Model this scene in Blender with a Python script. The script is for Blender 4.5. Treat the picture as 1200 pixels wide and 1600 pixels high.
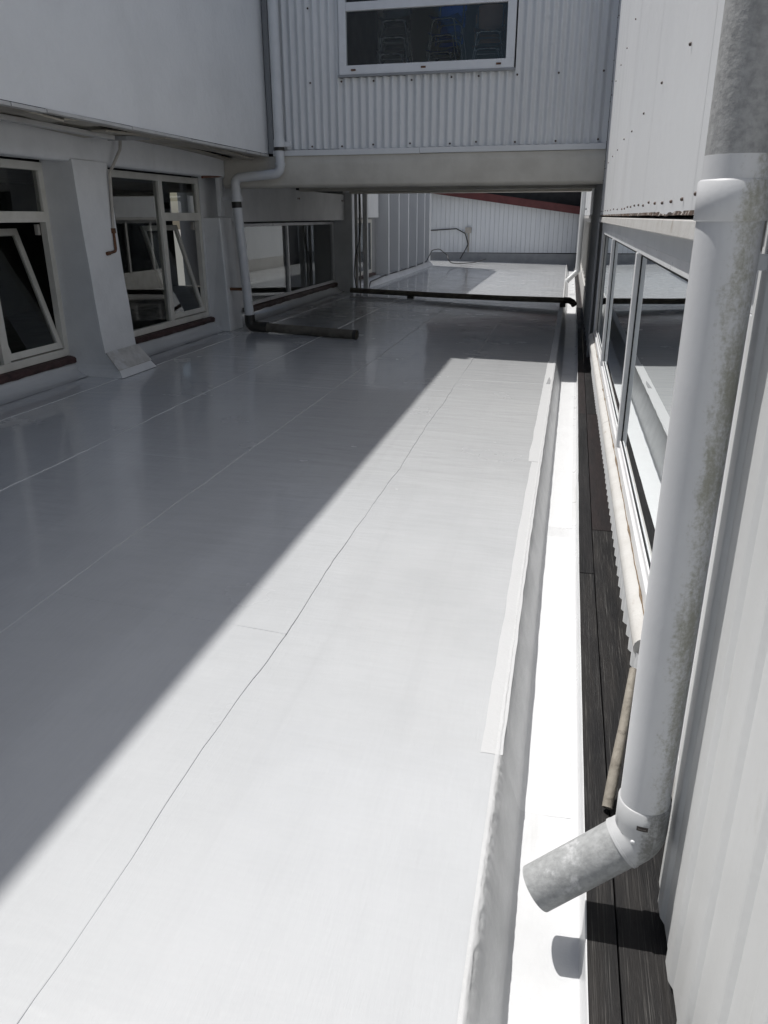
import bpy, math, random
from mathutils import Vector, Matrix, noise as mnoise
random.seed(7)
sc = bpy.context.scene
for o in list(bpy.data.objects): bpy.data.objects.remove(o)

# ------------------------------------------------------------------ camera
H = 1.7
AX = ((0.9750007, 0.0760949, -0.2087661), (0.2221679, -0.3503125, 0.9099025), (-0.0038944, -0.9335367, -0.3584607))
cam = bpy.data.cameras.new('camera'); co = bpy.data.objects.new('camera', cam); sc.collection.objects.link(co)
cam.sensor_fit = 'VERTICAL'; cam.sensor_height = 36; cam.sensor_width = 27; cam.lens = 27
cam.clip_start = 0.02; cam.clip_end = 500
m = Matrix.Identity(4)
for r in range(3):
    m[r][0] = AX[r][0]; m[r][1] = -AX[r][1]; m[r][2] = -AX[r][2]
m[2][3] = H
co.matrix_world = m
sc.camera = co
# ------------------------------------------------------------------ sky, sun, exposure
SUN = Vector((-0.40, 0.17, 1.0)).normalized()
w = bpy.data.worlds.new('World'); sc.world = w; w.use_nodes = True
nt = w.node_tree; nt.nodes.clear()
sky = nt.nodes.new('ShaderNodeTexSky'); sky.sky_type = 'NISHITA'; sky.sun_disc = False
sky.sun_elevation = math.asin(SUN.z); sky.sun_rotation = math.atan2(SUN.x, SUN.y)
sky.air_density = 1.0; sky.dust_density = 2.2; sky.ozone_density = 1.0
bg = nt.nodes.new('ShaderNodeBackground'); bg.inputs[1].default_value = 0.085
wo = nt.nodes.new('ShaderNodeOutputWorld')
nt.links.new(sky.outputs[0], bg.inputs[0]); nt.links.new(bg.outputs[0], wo.inputs[0])
sl = bpy.data.lights.new('sun', 'SUN'); so = bpy.data.objects.new('sun', sl); sc.collection.objects.link(so)
sl.energy = 4.6; sl.angle = math.radians(0.53); sl.color = (1.0, 0.97, 0.93)
so.rotation_euler = (-SUN).to_track_quat('-Z', 'Y').to_euler(); so.location = (-6, 4, 14)
sc.view_settings.view_transform = 'Standard'; sc.view_settings.look = 'None'
sc.view_settings.gamma = 1; sc.view_settings.exposure = -0.14

# ------------------------------------------------------------------ materials
def N(t, kind, **kw):
    n = t.nodes.new(kind)
    for k, v in kw.items(): setattr(n, k, v)
    return n
def mixc(t, fac, a, b, blend='MIX'):
    n = N(t, 'ShaderNodeMix', data_type='RGBA', blend_type=blend)
    for s, v in ((n.inputs[0], fac), (n.inputs[6], a), (n.inputs[7], b)):
        if hasattr(v, 'is_output'): t.links.new(v, s)
        elif isinstance(v, (int, float)): s.default_value = v
        else: s.default_value = (*v, 1)
    return n.outputs[2]
def ramp(t, src, lo, hi):
    n = N(t, 'ShaderNodeMapRange', interpolation_type='SMOOTHSTEP')
    t.links.new(src, n.inputs[0]); n.inputs[1].default_value = lo; n.inputs[2].default_value = hi
    return n.outputs[0]
def noise_(t, scale, detail=4, rough=.55, stretch=(1, 1, 1), off=(0, 0, 0), vec=None):
    if vec is None:
        tc = N(t, 'ShaderNodeTexCoord'); vec = tc.outputs['Object']
    mp = N(t, 'ShaderNodeMapping'); mp.inputs['Scale'].default_value = stretch; mp.inputs['Location'].default_value = off
    t.links.new(vec, mp.inputs[0])
    n = N(t, 'ShaderNodeTexNoise'); n.inputs['Scale'].default_value = scale; n.inputs['Detail'].default_value = detail
    n.inputs['Roughness'].default_value = rough
    t.links.new(mp.outputs[0], n.inputs['Vector'])
    return n.outputs[0]
def math_(t, op, a, b=0.0):
    n = N(t, 'ShaderNodeMath', operation=op)
    for i, v in ((0, a), (1, b)):
        if hasattr(v, 'is_output'): t.links.new(v, n.inputs[i])
        else: n.inputs[i].default_value = v
    return n.outputs[0]
def mat(name, col, rough=.5, col2=None, vscale=3, vstretch=(1, 1, 1), vlo=.35, vhi=.7,
        stain=None, sscale=6, sstretch=(1, 1, 1), slo=.55, shi=.75, samt=1.0,
        bump=.1, bscale=40, bstretch=(1, 1, 1), bump2=0, b2scale=4, b2stretch=(1, 1, 1), spec=.5, metal=0, rvar=.1, coat=0, extra=None):
    M = bpy.data.materials.new(name); M.use_nodes = True; t = M.node_tree
    b = t.nodes['Principled BSDF']
    b.inputs['Roughness'].default_value = rough; b.inputs['Metallic'].default_value = metal
    b.inputs['Specular IOR Level'].default_value = spec
    b.inputs['Coat Weight'].default_value = coat; b.inputs['Coat Roughness'].default_value = .09
    c2 = col2 or tuple(v * .86 for v in col)
    nv = noise_(t, vscale, 5, .6, vstretch)
    c = mixc(t, ramp(t, nv, vlo, vhi), col, c2)
    if stain:
        ns = noise_(t, sscale, 6, .65, sstretch, (3.1, 7.7, 1.3))
        f = math_(t, 'MULTIPLY', ramp(t, ns, slo, shi), samt)
        c = mixc(t, f, c, stain)
    if extra: c = extra(t, c)
    t.links.new(c, b.inputs['Base Color'])
    if rvar:
        rr = N(t, 'ShaderNodeMapRange'); t.links.new(nv, rr.inputs[0])
        rr.inputs[1].default_value = .3; rr.inputs[2].default_value = .7
        rr.inputs[3].default_value = max(0.02, rough - rvar); rr.inputs[4].default_value = min(1, rough + rvar)
        t.links.new(rr.outputs[0], b.inputs['Roughness'])
    if bump:
        h = noise_(t, bscale, 4, .6, bstretch, (1, 2, 3))
        bp = N(t, 'ShaderNodeBump'); bp.inputs['Strength'].default_value = bump; bp.inputs['Distance'].default_value = .01
        t.links.new(h, bp.inputs['Height'])
        out = bp
        if bump2:
            h2 = noise_(t, b2scale, 3, .5, b2stretch, (5, 2, 9))
            bp2 = N(t, 'ShaderNodeBump'); bp2.inputs['Strength'].default_value = bump2; bp2.inputs['Distance'].default_value = .05
            t.links.new(h2, bp2.inputs['Height']); t.links.new(bp.outputs[0], bp2.inputs['Normal']); out = bp2
        t.links.new(out.outputs[0], b.inputs['Normal'])
    return M
M = {}
M['roof'] = mat('roof_coating', (.55, .563, .575), .22, (.505, .518, .53), vscale=1.2, stain=(.47, .48, .49), sscale=2.6, sstretch=(3, .10, 1), slo=.45, shi=.95, samt=.6,
                bump=.17, bscale=55, bstretch=(1, .12, 1), bump2=.13, b2scale=8, b2stretch=(.28, 1, 1), rvar=.08, coat=.6, spec=.6)
M['roof2'] = mat('second_coat', (.58, .588, .596), .42, (.56, .568, .575), vscale=3, bump=.14, bscale=50, rvar=.05)
M['kerb'] = mat('kerb_coating', (.55, .558, .565), .42, (.51, .518, .525), vscale=5, stain=(.42, .425, .42), sscale=5, sstretch=(1, .25, 2), slo=.55, shi=.8, samt=.5, bump=.35, bscale=38, bump2=.15, b2scale=9)
M['kerb2'] = mat('kerb_second_coat', (.60, .608, .615), .42, (.565, .573, .58), vscale=6, bump=.35, bscale=45, bump2=.12, b2scale=9)
M['gutter'] = mat('gutter_coating', (.64, .65, .66), .33, (.60, .61, .62), vscale=4, stain=(.50, .50, .485), sscale=6, sstretch=(2, .2, 1), slo=.52, shi=.85, samt=.7, bump=.18, bscale=42, bump2=.10, b2scale=6, b2stretch=(.3, 1, 1))
M['gutter2'] = mat('gutter_second_coat', (.69, .70, .71), .36, (.66, .67, .68), vscale=4, bump=.16, bscale=40, bump2=.08, b2scale=7, b2stretch=(.3, 1, 1))
M['stucco'] = mat('white_render', (.83, .835, .83), .8, (.78, .785, .78), vscale=1.5, stain=(.36, .35, .33), sscale=3, sstretch=(1, 1, .3), slo=.66, shi=.9, samt=.5, bump=.5, bscale=28, bump2=.2, b2scale=9, spec=.3)
M['plaster'] = mat('painted_plaster', (.72, .73, .735), .6, (.65, .66, .665), vscale=2.2, stain=(.36, .36, .34), sscale=4, sstretch=(1, 1, .35), slo=.6, shi=.85, samt=.5, bump=.22, bscale=30, spec=.4)
M['corr'] = mat('painted_corrugated_iron', (.75, .76, .765), .42, (.69, .70, .705), vscale=1.5, vstretch=(1, 1, .3), stain=(.36, .355, .34), sscale=5, sstretch=(2, 2, .25), slo=.62, shi=.85, samt=.4, bump=.05, bscale=60)
M['clad'] = mat('white_sheet_cladding', (.71, .725, .74), .45, (.665, .68, .695), vscale=1.6, vstretch=(1, 1, .3), stain=(.45, .43, .39), sscale=6, sstretch=(2, 2, .2), slo=.63, shi=.9, samt=.35, bump=.06, bscale=40, bump2=.05, b2scale=3, b2stretch=(1, 1, .3))
M['rib'] = mat('ribbed_sheet', (.70, .71, .71), .42, (.65, .66, .655), vscale=2, vstretch=(1, 1, .3), stain=(.33, .32, .28), sscale=4.5, sstretch=(1.5, 1.5, .6), slo=.60, shi=.82, samt=.45, bump=.08, bscale=45)
M['beam'] = mat('cream_beam', (.62, .595, .535), .6, (.54, .515, .46), vscale=2.5, stain=(.25, .22, .18), sscale=5, slo=.6, shi=.85, samt=.5, bump=.18, bscale=30)
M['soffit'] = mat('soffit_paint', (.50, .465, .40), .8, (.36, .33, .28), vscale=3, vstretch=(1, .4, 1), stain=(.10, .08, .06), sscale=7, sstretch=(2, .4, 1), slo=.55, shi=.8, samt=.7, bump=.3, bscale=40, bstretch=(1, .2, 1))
M['oldwood'] = mat('old_cream_paint', (.56, .555, .54), .6, (.50, .49, .47), vscale=5, stain=(.25, .19, .13), sscale=12, sstretch=(1, .5, .5), slo=.6, shi=.78, samt=.7, bump=.25, bscale=50)
M['frame'] = mat('cream_window_frame', (.68, .665, .61), .5, (.60, .585, .53), vscale=4, stain=(.30, .26, .20), sscale=9, slo=.62, shi=.85, samt=.5, bump=.12, bscale=60)
M['alu'] = mat('white_aluminium', (.78, .79, .80), .35, (.72, .73, .74), vscale=4, bump=.04, bscale=60)
M['seal'] = mat('black_rubber', (.012, .012, .013), .6, bump=0)
M['sill'] = mat('dark_red_sill', (.065, .030, .028), .6, (.035, .018, .017), vscale=9, stain=(.35, .34, .33), sscale=14, slo=.68, shi=.76, samt=.8, bump=.4, bscale=40)
M['darkblack'] = mat('black_plastic', (.022, .021, .019), .45, (.035, .032, .026), vscale=6, stain=(.16, .15, .13), sscale=9, slo=.68, shi=.8, samt=.5, bump=.15, bscale=30)
M['blackpipe'] = mat('weathered_black_pipe', (.145, .13, .105), .65, (.085, .076, .06), vscale=5, stain=(.30, .29, .27), sscale=8, slo=.70, shi=.78, samt=.7, bump=.2, bscale=30)
M['timber'] = mat('black_timber', (.011, .011, .012), .65, (.018, .017, .018), vscale=3, vstretch=(4, .5, 1), spec=.3, stain=(.16, .155, .15), sscale=40, sstretch=(7, .07, 1), slo=.52, shi=.80, samt=.4, bump=.6, bscale=60, bstretch=(6, .25, 1))
M['timber_worn'] = mat('worn_black_timber', (.016, .016, .017), .65, (.03, .028, .027), vscale=3, vstretch=(4, .5, 1), spec=.3, stain=(.20, .195, .185), sscale=44, sstretch=(6, .09, 1), slo=.52, shi=.78, samt=.6, bump=.7, bscale=60, bstretch=(6, .25, 1))
M['timber2'] = mat('brown_black_timber', (.026, .020, .020), .6, (.016, .014, .015), spec=.3, vscale=3, vstretch=(4, .5, 1), stain=(.13, .115, .105), sscale=30, sstretch=(5, .22, 1), slo=.62, shi=.78, samt=.5, bump=.5, bscale=60, bstretch=(6, .25, 1))
M['pvc'] = mat('grey_white_pipe', (.68, .695, .705), .38, (.62, .635, .645), vscale=3, stain=(.33, .33, .31), sscale=6, slo=.62, shi=.85, samt=.4, bump=.05, bscale=50)
M['copper'] = mat('copper_pipe', (.23, .10, .065), .5, (.14, .07, .05), vscale=12, bump=.1, metal=.4)
M['rust'] = mat('rusty_fitting', (.17, .075, .035), .8, (.08, .04, .025), vscale=20, bump=.4, bscale=80)
M['conduit'] = mat('painted_conduit', (.46, .44, .41), .6, (.36, .33, .29), vscale=8, bump=.1)
M['cable'] = mat('black_cable', (.02, .02, .02), .5, (.035, .033, .03), bump=0)
M['screw'] = mat('dark_screw', (.06, .05, .045), .5, (.12, .07, .05), vscale=30, bump=0)
M['board'] = mat('white_boards', (.76, .79, .82), .5, (.70, .73, .765), vscale=2.5, vstretch=(2, 1, .3), stain=(.38, .39, .39), sscale=4, sstretch=(3, 1, .25), slo=.6, shi=.85, samt=.5, bump=.1, bscale=40)
M['grey_upstand'] = mat('grey_flashing', (.34, .35, .36), .5, (.28, .29, .30), vscale=3, bump=.15, bscale=30)
M['red'] = mat('dark_red_fascia', (.13, .035, .034), .55, (.10, .028, .028), vscale=3, bump=.1)
M['shadeblack'] = mat('painted_deep_shade', (.004, .004, .004), .9, bump=.1, spec=.03)  # near-black colour paints in deep shade at eaves and openings
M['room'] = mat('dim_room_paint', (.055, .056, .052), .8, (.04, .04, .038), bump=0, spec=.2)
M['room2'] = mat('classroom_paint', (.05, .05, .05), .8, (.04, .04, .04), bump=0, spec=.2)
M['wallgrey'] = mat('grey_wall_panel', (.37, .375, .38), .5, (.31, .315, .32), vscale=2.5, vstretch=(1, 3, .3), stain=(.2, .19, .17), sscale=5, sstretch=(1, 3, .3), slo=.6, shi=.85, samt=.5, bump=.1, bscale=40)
M['darkcorr'] = mat('dark_corrugated', (.05, .052, .058), .5, bump=.05)
M['blue'] = mat('blue_chair_shell', (.02, .09, .42), .35, (.018, .08, .36), bump=.03)
M['brown'] = mat('brown_chair_shell', (.36, .21, .12), .45, (.30, .17, .10), bump=.05)
M['greyshell'] = mat('grey_chair_shell', (.07, .075, .08), .4, bump=.03)
M['tube'] = mat('chair_tube', (.20, .20, .20), .35, (.17, .17, .17), metal=.7, bump=0)
M['tag'] = mat('dark_label', (.045, .038, .036), .45, (.07, .055, .05), vscale=90, bump=0)
M['tagink'] = mat('label_print', (.30, .28, .26), .6, bump=0)
M['sealant'] = mat('brown_sealant', (.22, .16, .10), .8, (.13, .09, .06), vscale=25, bump=.3)
M['footcement'] = mat('bare_cement', (.52, .51, .49), .8, (.40, .39, .37), vscale=9, stain=(.62, .63, .64), sscale=5, slo=.5, shi=.7, samt=.7, bump=.3, bscale=40)
M['flakerust'] = mat('flaking_rust', (.10, .06, .04), .85, (.02, .016, .014), vscale=18, stain=(.55, .53, .5), sscale=14, slo=.52, shi=.6, samt=.8, bump=.5, bscale=60)
M['stick'] = mat('weathered_stick', (.30, .275, .235), .8, (.20, .18, .15), vscale=14, stain=(.10, .085, .07), sscale=18, slo=.55, shi=.7, samt=.8, bump=.4, bscale=50)

def grime_pipe(name, base, base2, moss, d, r, lo, hi, rough=.42, galv=False, splash=False):
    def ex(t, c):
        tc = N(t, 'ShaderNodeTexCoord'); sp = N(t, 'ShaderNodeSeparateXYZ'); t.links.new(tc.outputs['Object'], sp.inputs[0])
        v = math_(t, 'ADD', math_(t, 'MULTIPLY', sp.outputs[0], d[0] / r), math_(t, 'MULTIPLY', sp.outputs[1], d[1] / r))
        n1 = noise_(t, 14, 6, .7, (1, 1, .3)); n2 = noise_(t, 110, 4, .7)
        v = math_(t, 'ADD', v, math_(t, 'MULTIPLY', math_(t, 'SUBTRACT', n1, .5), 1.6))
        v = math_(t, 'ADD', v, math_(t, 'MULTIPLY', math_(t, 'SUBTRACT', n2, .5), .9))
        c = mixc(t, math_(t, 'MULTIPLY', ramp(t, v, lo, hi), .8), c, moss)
        if splash:
            n3 = noise_(t, 11, 5, .6, (1, 1, 1), (4.3, .2, 1.9))
            c = mixc(t, math_(t, 'MULTIPLY', ramp(t, n3, .575, .65), .65), c, (.62, .63, .64))
        return c
    if galv:
        return mat(name, base, rough, base2, vscale=60, vlo=.3, vhi=.72, stain=tuple(v * .55 for v in base), sscale=24, slo=.52, shi=.8, samt=.6, bump=.18, bscale=90, extra=ex)
    return mat(name, base, rough, base2, vscale=3, stain=tuple(v * .8 for v in base), sscale=14, slo=.62, shi=.85, samt=.4, bump=.05, bscale=60, extra=ex)
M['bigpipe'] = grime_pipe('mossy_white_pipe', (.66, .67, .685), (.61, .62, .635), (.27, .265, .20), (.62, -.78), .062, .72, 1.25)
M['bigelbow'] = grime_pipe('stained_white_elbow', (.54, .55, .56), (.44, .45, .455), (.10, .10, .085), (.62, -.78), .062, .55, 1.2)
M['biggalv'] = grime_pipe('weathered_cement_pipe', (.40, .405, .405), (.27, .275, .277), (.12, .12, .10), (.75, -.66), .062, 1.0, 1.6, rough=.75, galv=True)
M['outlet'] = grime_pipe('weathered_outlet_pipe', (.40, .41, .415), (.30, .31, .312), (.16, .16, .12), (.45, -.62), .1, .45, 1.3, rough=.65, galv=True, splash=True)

def glass(name, tint, k):
    Mt = bpy.data.materials.new(name); Mt.use_nodes = True; t = Mt.node_tree; t.nodes.clear()
    out = N(t, 'ShaderNodeOutputMaterial'); mx = N(t, 'ShaderNodeMixShader'); tr = N(t, 'ShaderNodeBsdfTransparent'); gl = N(t, 'ShaderNodeBsdfGlossy')
    tr.inputs[0].default_value = (*tint, 1); gl.inputs['Roughness'].default_value = 0.0; gl.inputs[0].default_value = (.93, .96, .97, 1)
    fr = N(t, 'ShaderNodeFresnel'); fr.inputs[0].default_value = 1.5
    f = math_(t, 'MINIMUM', math_(t, 'MULTIPLY', fr.outputs[0], k), .95)
    t.links.new(f, mx.inputs[0]); t.links.new(tr.outputs[0], mx.inputs[1]); t.links.new(gl.outputs[0], mx.inputs[2]); t.links.new(mx.outputs[0], out.inputs[0])
    return Mt
M['glass2'] = glass('clear_band_glass', (.86, .9, .88), 2.3)
M['glass'] = glass('window_glass', (.86, .9, .88), 1.45)

# ------------------------------------------------------------------ mesh helpers
C = sc.collection
class MB:
    def __init__(s): s.v = []; s.f = []; s.sm = []
    def add(s, vs, fs, smooth=False):
        b = len(s.v); s.v += [tuple(p) for p in vs]
        for f in fs: s.f.append(tuple(i + b for i in f)); s.sm.append(smooth)
        return s
    def box(s, x0, x1, y0, y1, z0, z1):
        x0, x1 = min(x0, x1), max(x0, x1); y0, y1 = min(y0, y1), max(y0, y1); z0, z1 = min(z0, z1), max(z0, z1)
        return s.add([(x0, y0, z0), (x1, y0, z0), (x1, y1, z0), (x0, y1, z0), (x0, y0, z1), (x1, y0, z1), (x1, y1, z1), (x0, y1, z1)],
                     [(0, 3, 2, 1), (4, 5, 6, 7), (0, 1, 5, 4), (1, 2, 6, 5), (2, 3, 7, 6), (3, 0, 4, 7)])
    def hexa(s, b, t):   # bottom quad and top quad, counterclockwise from above
        return s.add(list(b) + list(t), [(0, 3, 2, 1), (4, 5, 6, 7), (0, 1, 5, 4), (1, 2, 6, 5), (2, 3, 7, 6), (3, 0, 4, 7)])
    def bar(s, a, b, wx, wy, up=(0, 0, 1)):   # rectangular bar from a to b
        a = Vector(a); b = Vector(b); d = (b - a).normalized(); u = Vector(up)
        if abs(d.dot(u)) > .95: u = Vector((0, 1, 0))
        sx = d.cross(u).normalized(); sy = sx.cross(d).normalized()
        q = [sx * wx / 2 * i + sy * wy / 2 * j for i, j in ((-1, -1), (1, -1), (1, 1), (-1, 1))]
        return s.hexa([a + k for k in q], [b + k for k in q])
    def tube(s, pts, r, seg=20, caps=True, hollow=0):
        pts = [Vector(p) for p in pts]; n = len(pts)
        rs = r if isinstance(r, (list, tuple)) else [r] * n
        tans = []
        for i in range(n):
            a = pts[max(0, i - 1)]; b = pts[min(n - 1, i + 1)]; tans.append((b - a).normalized())
        u = Vector((0, 0, 1)) if abs(tans[0].z) < .9 else Vector((0, 1, 0))
        u = (u - tans[0] * u.dot(tans[0])).normalized()
        rings = []
        for i in range(n):
            u = (u - tans[i] * u.dot(tans[i])).normalized(); v = tans[i].cross(u)
            rings.append([pts[i] + (u * math.cos(2 * math.pi * k / seg) + v * math.sin(2 * math.pi * k / seg)) * rs[i] for k in range(seg)])
        vs = [p for R in rings for p in R]
        fs = [(i * seg + k, i * seg + (k + 1) % seg, (i + 1) * seg + (k + 1) % seg, (i + 1) * seg + k) for i in range(n - 1) for k in range(seg)]
        s.add(vs, fs, True)
        if caps and not hollow:
            s.add(rings[0], [tuple(range(seg))[::-1]]); s.add(rings[-1], [tuple(range(seg))])
        if hollow:
            for ring, c, sgn, tn in ((rings[0], pts[0], 1, tans[0]), (rings[-1], pts[-1], -1, tans[-1])):
                k_ = (rs[0] - hollow) / rs[0]
                inn = [c + (p - c) * k_ for p in ring]; dp = [p + tn * sgn * .12 for p in inn]
                q = [(k, (k + 1) % seg, seg + (k + 1) % seg, seg + k) for k in range(seg)]
                s.add(ring + inn, q); s.add(inn + dp, q, True); s.add(dp, [tuple(range(seg))])
        return s
    def grid(s, P, nu, nv, smooth=True):
        vs = [P(i / nu, j / nv) for j in range(nv + 1) for i in range(nu + 1)]
        fs = [(j * (nu + 1) + i, j * (nu + 1) + i + 1, (j + 1) * (nu + 1) + i + 1, (j + 1) * (nu + 1) + i) for j in range(nv) for i in range(nu)]
        return s.add(vs, fs, smooth)
    def build(s, name, mt, parent=None, bevel=0):
        off = Vector((0, 0, 0)); p = parent
        while p is not None: off += p.location; p = p.parent
        me = bpy.data.meshes.new(name); me.from_pydata([tuple(Vector(v) - off) for v in s.v], [], s.f); me.update()
        me.polygons.foreach_set('use_smooth', s.sm)
        o = bpy.data.objects.new(name, me); C.objects.link(o); o.parent = parent
        me.materials.append(mt if not isinstance(mt, str) else M[mt])
        if bevel:
            b = o.modifiers.new('bevel', 'BEVEL'); b.width = bevel; b.segments = 2; b.limit_method = 'ANGLE'; b.angle_limit = math.radians(40)
        return o
def arc(p0, p1, p2, r, n=7):   # rounded corner at p1
    p0, p1, p2 = Vector(p0), Vector(p1), Vector(p2)
    a = (p0 - p1).normalized(); b = (p2 - p1).normalized()
    th = a.angle(b); L = r / math.tan(th / 2); c = p1 + (a + b).normalized() * (r / math.sin(th / 2))
    s_ = p1 + a * L - c; e_ = p1 + b * L - c
    out = []
    ang = s_.angle(e_)
    for i in range(n + 1):
        t = i / n
        out.append(c + (s_ * math.sin((1 - t) * ang) + e_ * math.sin(t * ang)) / math.sin(ang))
    return out
def rpath(pts, r, n=6):
    out = [Vector(pts[0])]
    for i in range(1, len(pts) - 1):
        rr = r[i - 1] if isinstance(r, (list, tuple)) else r
        out += arc(pts[i - 1], pts[i], pts[i + 1], rr, n)
    out.append(Vector(pts[-1])); return out
def thing(name, label, cat, loc=(0, 0, 0), group=None):
    o = bpy.data.objects.new(name, None); C.objects.link(o); o.location = loc; o.empty_display_size = .1
    o['label'] = label; o['category'] = cat
    if group: o['group'] = group
    return o
def tag(o, label, cat, group=None):
    o['label'] = label; o['category'] = cat
    if group: o['group'] = group
    return o
def structure(o): o['kind'] = 'structure'; return o
def nz(x, y, z=0): return mnoise.noise(Vector((x, y, z)))
def drift(Y): return min(.06, max(0.0, (Y - 4) * .006))
SL = .025
EDGE = -.10
def rz(X): return SL * max(0, (EDGE - X))

# ------------------------------------------------------------------ roof deck
Y0, Y1 = -4.0, 31.6
mb = MB(); mb.add([(EDGE + .01, Y0, -.03), (EDGE + .05, Y1, -.03), (-5.3, Y1, rz(-5.3) - .03), (-5.3, Y0, rz(-5.3) - .03),
                   (EDGE + .01, Y0, -.3), (EDGE + .05, Y1, -.3), (-5.3, Y1, -.3), (-5.3, Y0, -.3)],
                  [(0, 1, 2, 3), (7, 6, 5, 4), (0, 4, 5, 1), (1, 5, 6, 2), (2, 6, 7, 3), (3, 7, 4, 0)])
roof = structure(mb.build('roof', 'roof'))
seams = [EDGE, -1.07, -2.245, -3.41, -4.55, -5.3]
cuts = [[-4, 8.4, 13.6, 19.5, 25.5, 31.6], [-4, 2.72, 7.75, 12.8, 18.2, 24, 31.6], [-4, 4.9, 7.5, 14.2, 20.3, 26.2, 31.6],
        [-4, 3.4, 8.9, 15.0, 21.0, 31.6], [-4, 6.2, 11.9, 17.9, 24.5, 31.6]]
skew = [[0, .05, .02, -.04, .03, 0], [0, .10, .04, -.05, .03, .02, 0], [0, .03, .06, .02, -.03, .02, 0], [0, .04, -.03, .05, .02, 0], [0] * 6]
def wob(X, Y): return .020 * nz(X * 3.1, Y * .9, 4) + .008 * nz(X * 7, Y * 4.3, 8) + .003 * nz(X, Y * 13, 3)
for i in range(5):
    xr, xl = seams[i], seams[i + 1]
    for j in range(len(cuts[i]) - 1):
        ya, yb = cuts[i][j], cuts[i][j + 1]; sa, sb = skew[i][j], skew[i][j + 1]
        ny = max(6, int((yb - ya) / .07)) if ya < 12 else max(6, int((yb - ya) / .3))
        nx = 16
        def P(u, v, xr=xr, xl=xl, ya=ya, yb=yb, sa=sa, sb=sb, i=i):
            # u 0 = left (tucked under the sheet above), u 1 = right free edge
            Yc = ya + (yb - ya) * v
            a = xl - .04 if i < 4 else xl
            b = xr + (drift(Yc) if i == 0 else wob(xr, Yc))
            X = a + (b - a) * u
            Y = ya + sa * (1 - u) * 1 + (yb + sb * (1 - u) - ya - sa * (1 - u)) * v if i else ya + sa * u + (yb + sb * u - ya - sa * u) * v
            Y += .006 * nz(X * 3, ya) * (1 - v)
            z = rz(X) + (.0052 * u * (1 + .75 * nz(Y * 1.3, i * 3.3)) if i else .0015) + .0011 * (1 - v) ** 3
            z += .0022 * nz(X * 1.1, Y * .8, 1) + .0010 * nz(X * 5, Y * 2.2, 2)
            return (X, Y, z)
        mb = MB(); mb.grid(P, nx, ny)
        # risers of the free right and near edges
        vs = []; fs = []
        for k in range(ny + 1):
            p = P(1, k / ny); vs += [p, (p[0] + .003, p[1], p[2] - .0008), (p[0] + .0062 + .002 * nz(p[1] * 6, i), p[1], p[2] - .0075)]
        for k in range(ny): fs += [(3 * k, 3 * k + 1, 3 * k + 4, 3 * k + 3), (3 * k + 1, 3 * k + 2, 3 * k + 5, 3 * k + 4)]
        if i: mb.add(vs, fs)
        vs = []; fs = []
        for k in range(nx + 1):
            p = P(k / nx, 0); vs += [p, (p[0], p[1] - .006, p[2] - .006)]
        for k in range(nx): fs.append((2 * k, 2 * k + 2, 2 * k + 3, 2 * k + 1))
        mb.add(vs, fs)
        mb.build('membrane_sheet', 'roof', roof)
# brighter second coat along the kerb, a strip with a rough edge
for (ya, yb, wd) in ((2.16, 5.55, .062), (5.56, 9.9, .085), (9.91, 16.2, .07)):
    def P(u, v, ya=ya, yb=yb, wd=wd):
        Y = ya + (yb - ya) * v
        b = EDGE + .012 + drift(Y) + .004 * nz(Y * 6, 2); a = EDGE - wd + drift(Y) + .006 * nz(Y * 3, 5) + .003 * nz(Y * 15, 6)
        X = a + (b - a) * u
        return (X, Y, rz(X) + .0027 + .0022 * nz(X * 1.1, Y * .8, 1) + .0010 * nz(X * 5, Y * 2.2, 2))
    MB().grid(P, 4, int((yb - ya) / .05)).build('edge_coat_strip', 'roof2', roof)
# left upstand of the membrane under the windows
def up(u, v):
    Y = -4 + v * 21.6
    pr = [(-4.90, rz(-4.9) + .008), (-4.97, rz(-4.97) + .02), (-5.03, .19), (-5.07, .27), (-5.10, .275)]
    k = min(3, int(u * 4)); t = u * 4 - k
    X = pr[k][0] + (pr[k + 1][0] - pr[k][0]) * t; z = pr[k][1] + (pr[k + 1][1] - pr[k][1]) * t
    return (X + .012 * nz(Y * 1.3, u), Y, z + .008 * nz(Y * 1.7, u * 2, 3))
MB().grid(up, 8, 220).build('wall_upstand', 'roof', roof)

# ------------------------------------------------------------------ gutter
prof = [(-.114, .003), (-.102, .004), (-.094, -.001), (-.087, -.012), (-.076, -.036), (-.050, -.12), (-.027, -.195), (-.018, -.214), (-.004, -.22)]
for (ka, kb_, kn, km) in ((-3.5, .9, 60, 'kerb'), (.9, 2.16, 160, 'kerb'), (2.16, 7.0, 420, 'kerb2'), (7.0, 31.6, 300, 'kerb2')):
    def P(u, v, ka=ka, kb_=kb_):
        Y = ka + (kb_ - ka) * v; k = min(7, int(u * 8)); t = u * 8 - k
        X = prof[k][0] + (prof[k + 1][0] - prof[k][0]) * t; z = prof[k][1] + (prof[k + 1][1] - prof[k][1]) * t
        q = k + t; wgt = max(0.0, 1 - abs(q - 2.6) / 2.4)
        e = wgt * (.007 * nz(Y * 4.1, 3) + .0045 * nz(Y * 17, 7) + .003 * nz(Y * 46, q)) + .002 * nz(Y * 3, 1)
        return (X + drift(Y) + e, Y, z + .001 + wgt * (.003 * nz(Y * 9, 2) + .0032 * nz(Y * 38, q * .9, 5)))
    MB().grid(P, 24, kn).build('kerb', km, roof)
gprof = [(-.012, -.2195), (.08, -.222), (.160, -.221), (.178, -.219), (.183, -.20), (.1845, -.097), (.187, -.0965)]
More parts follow.
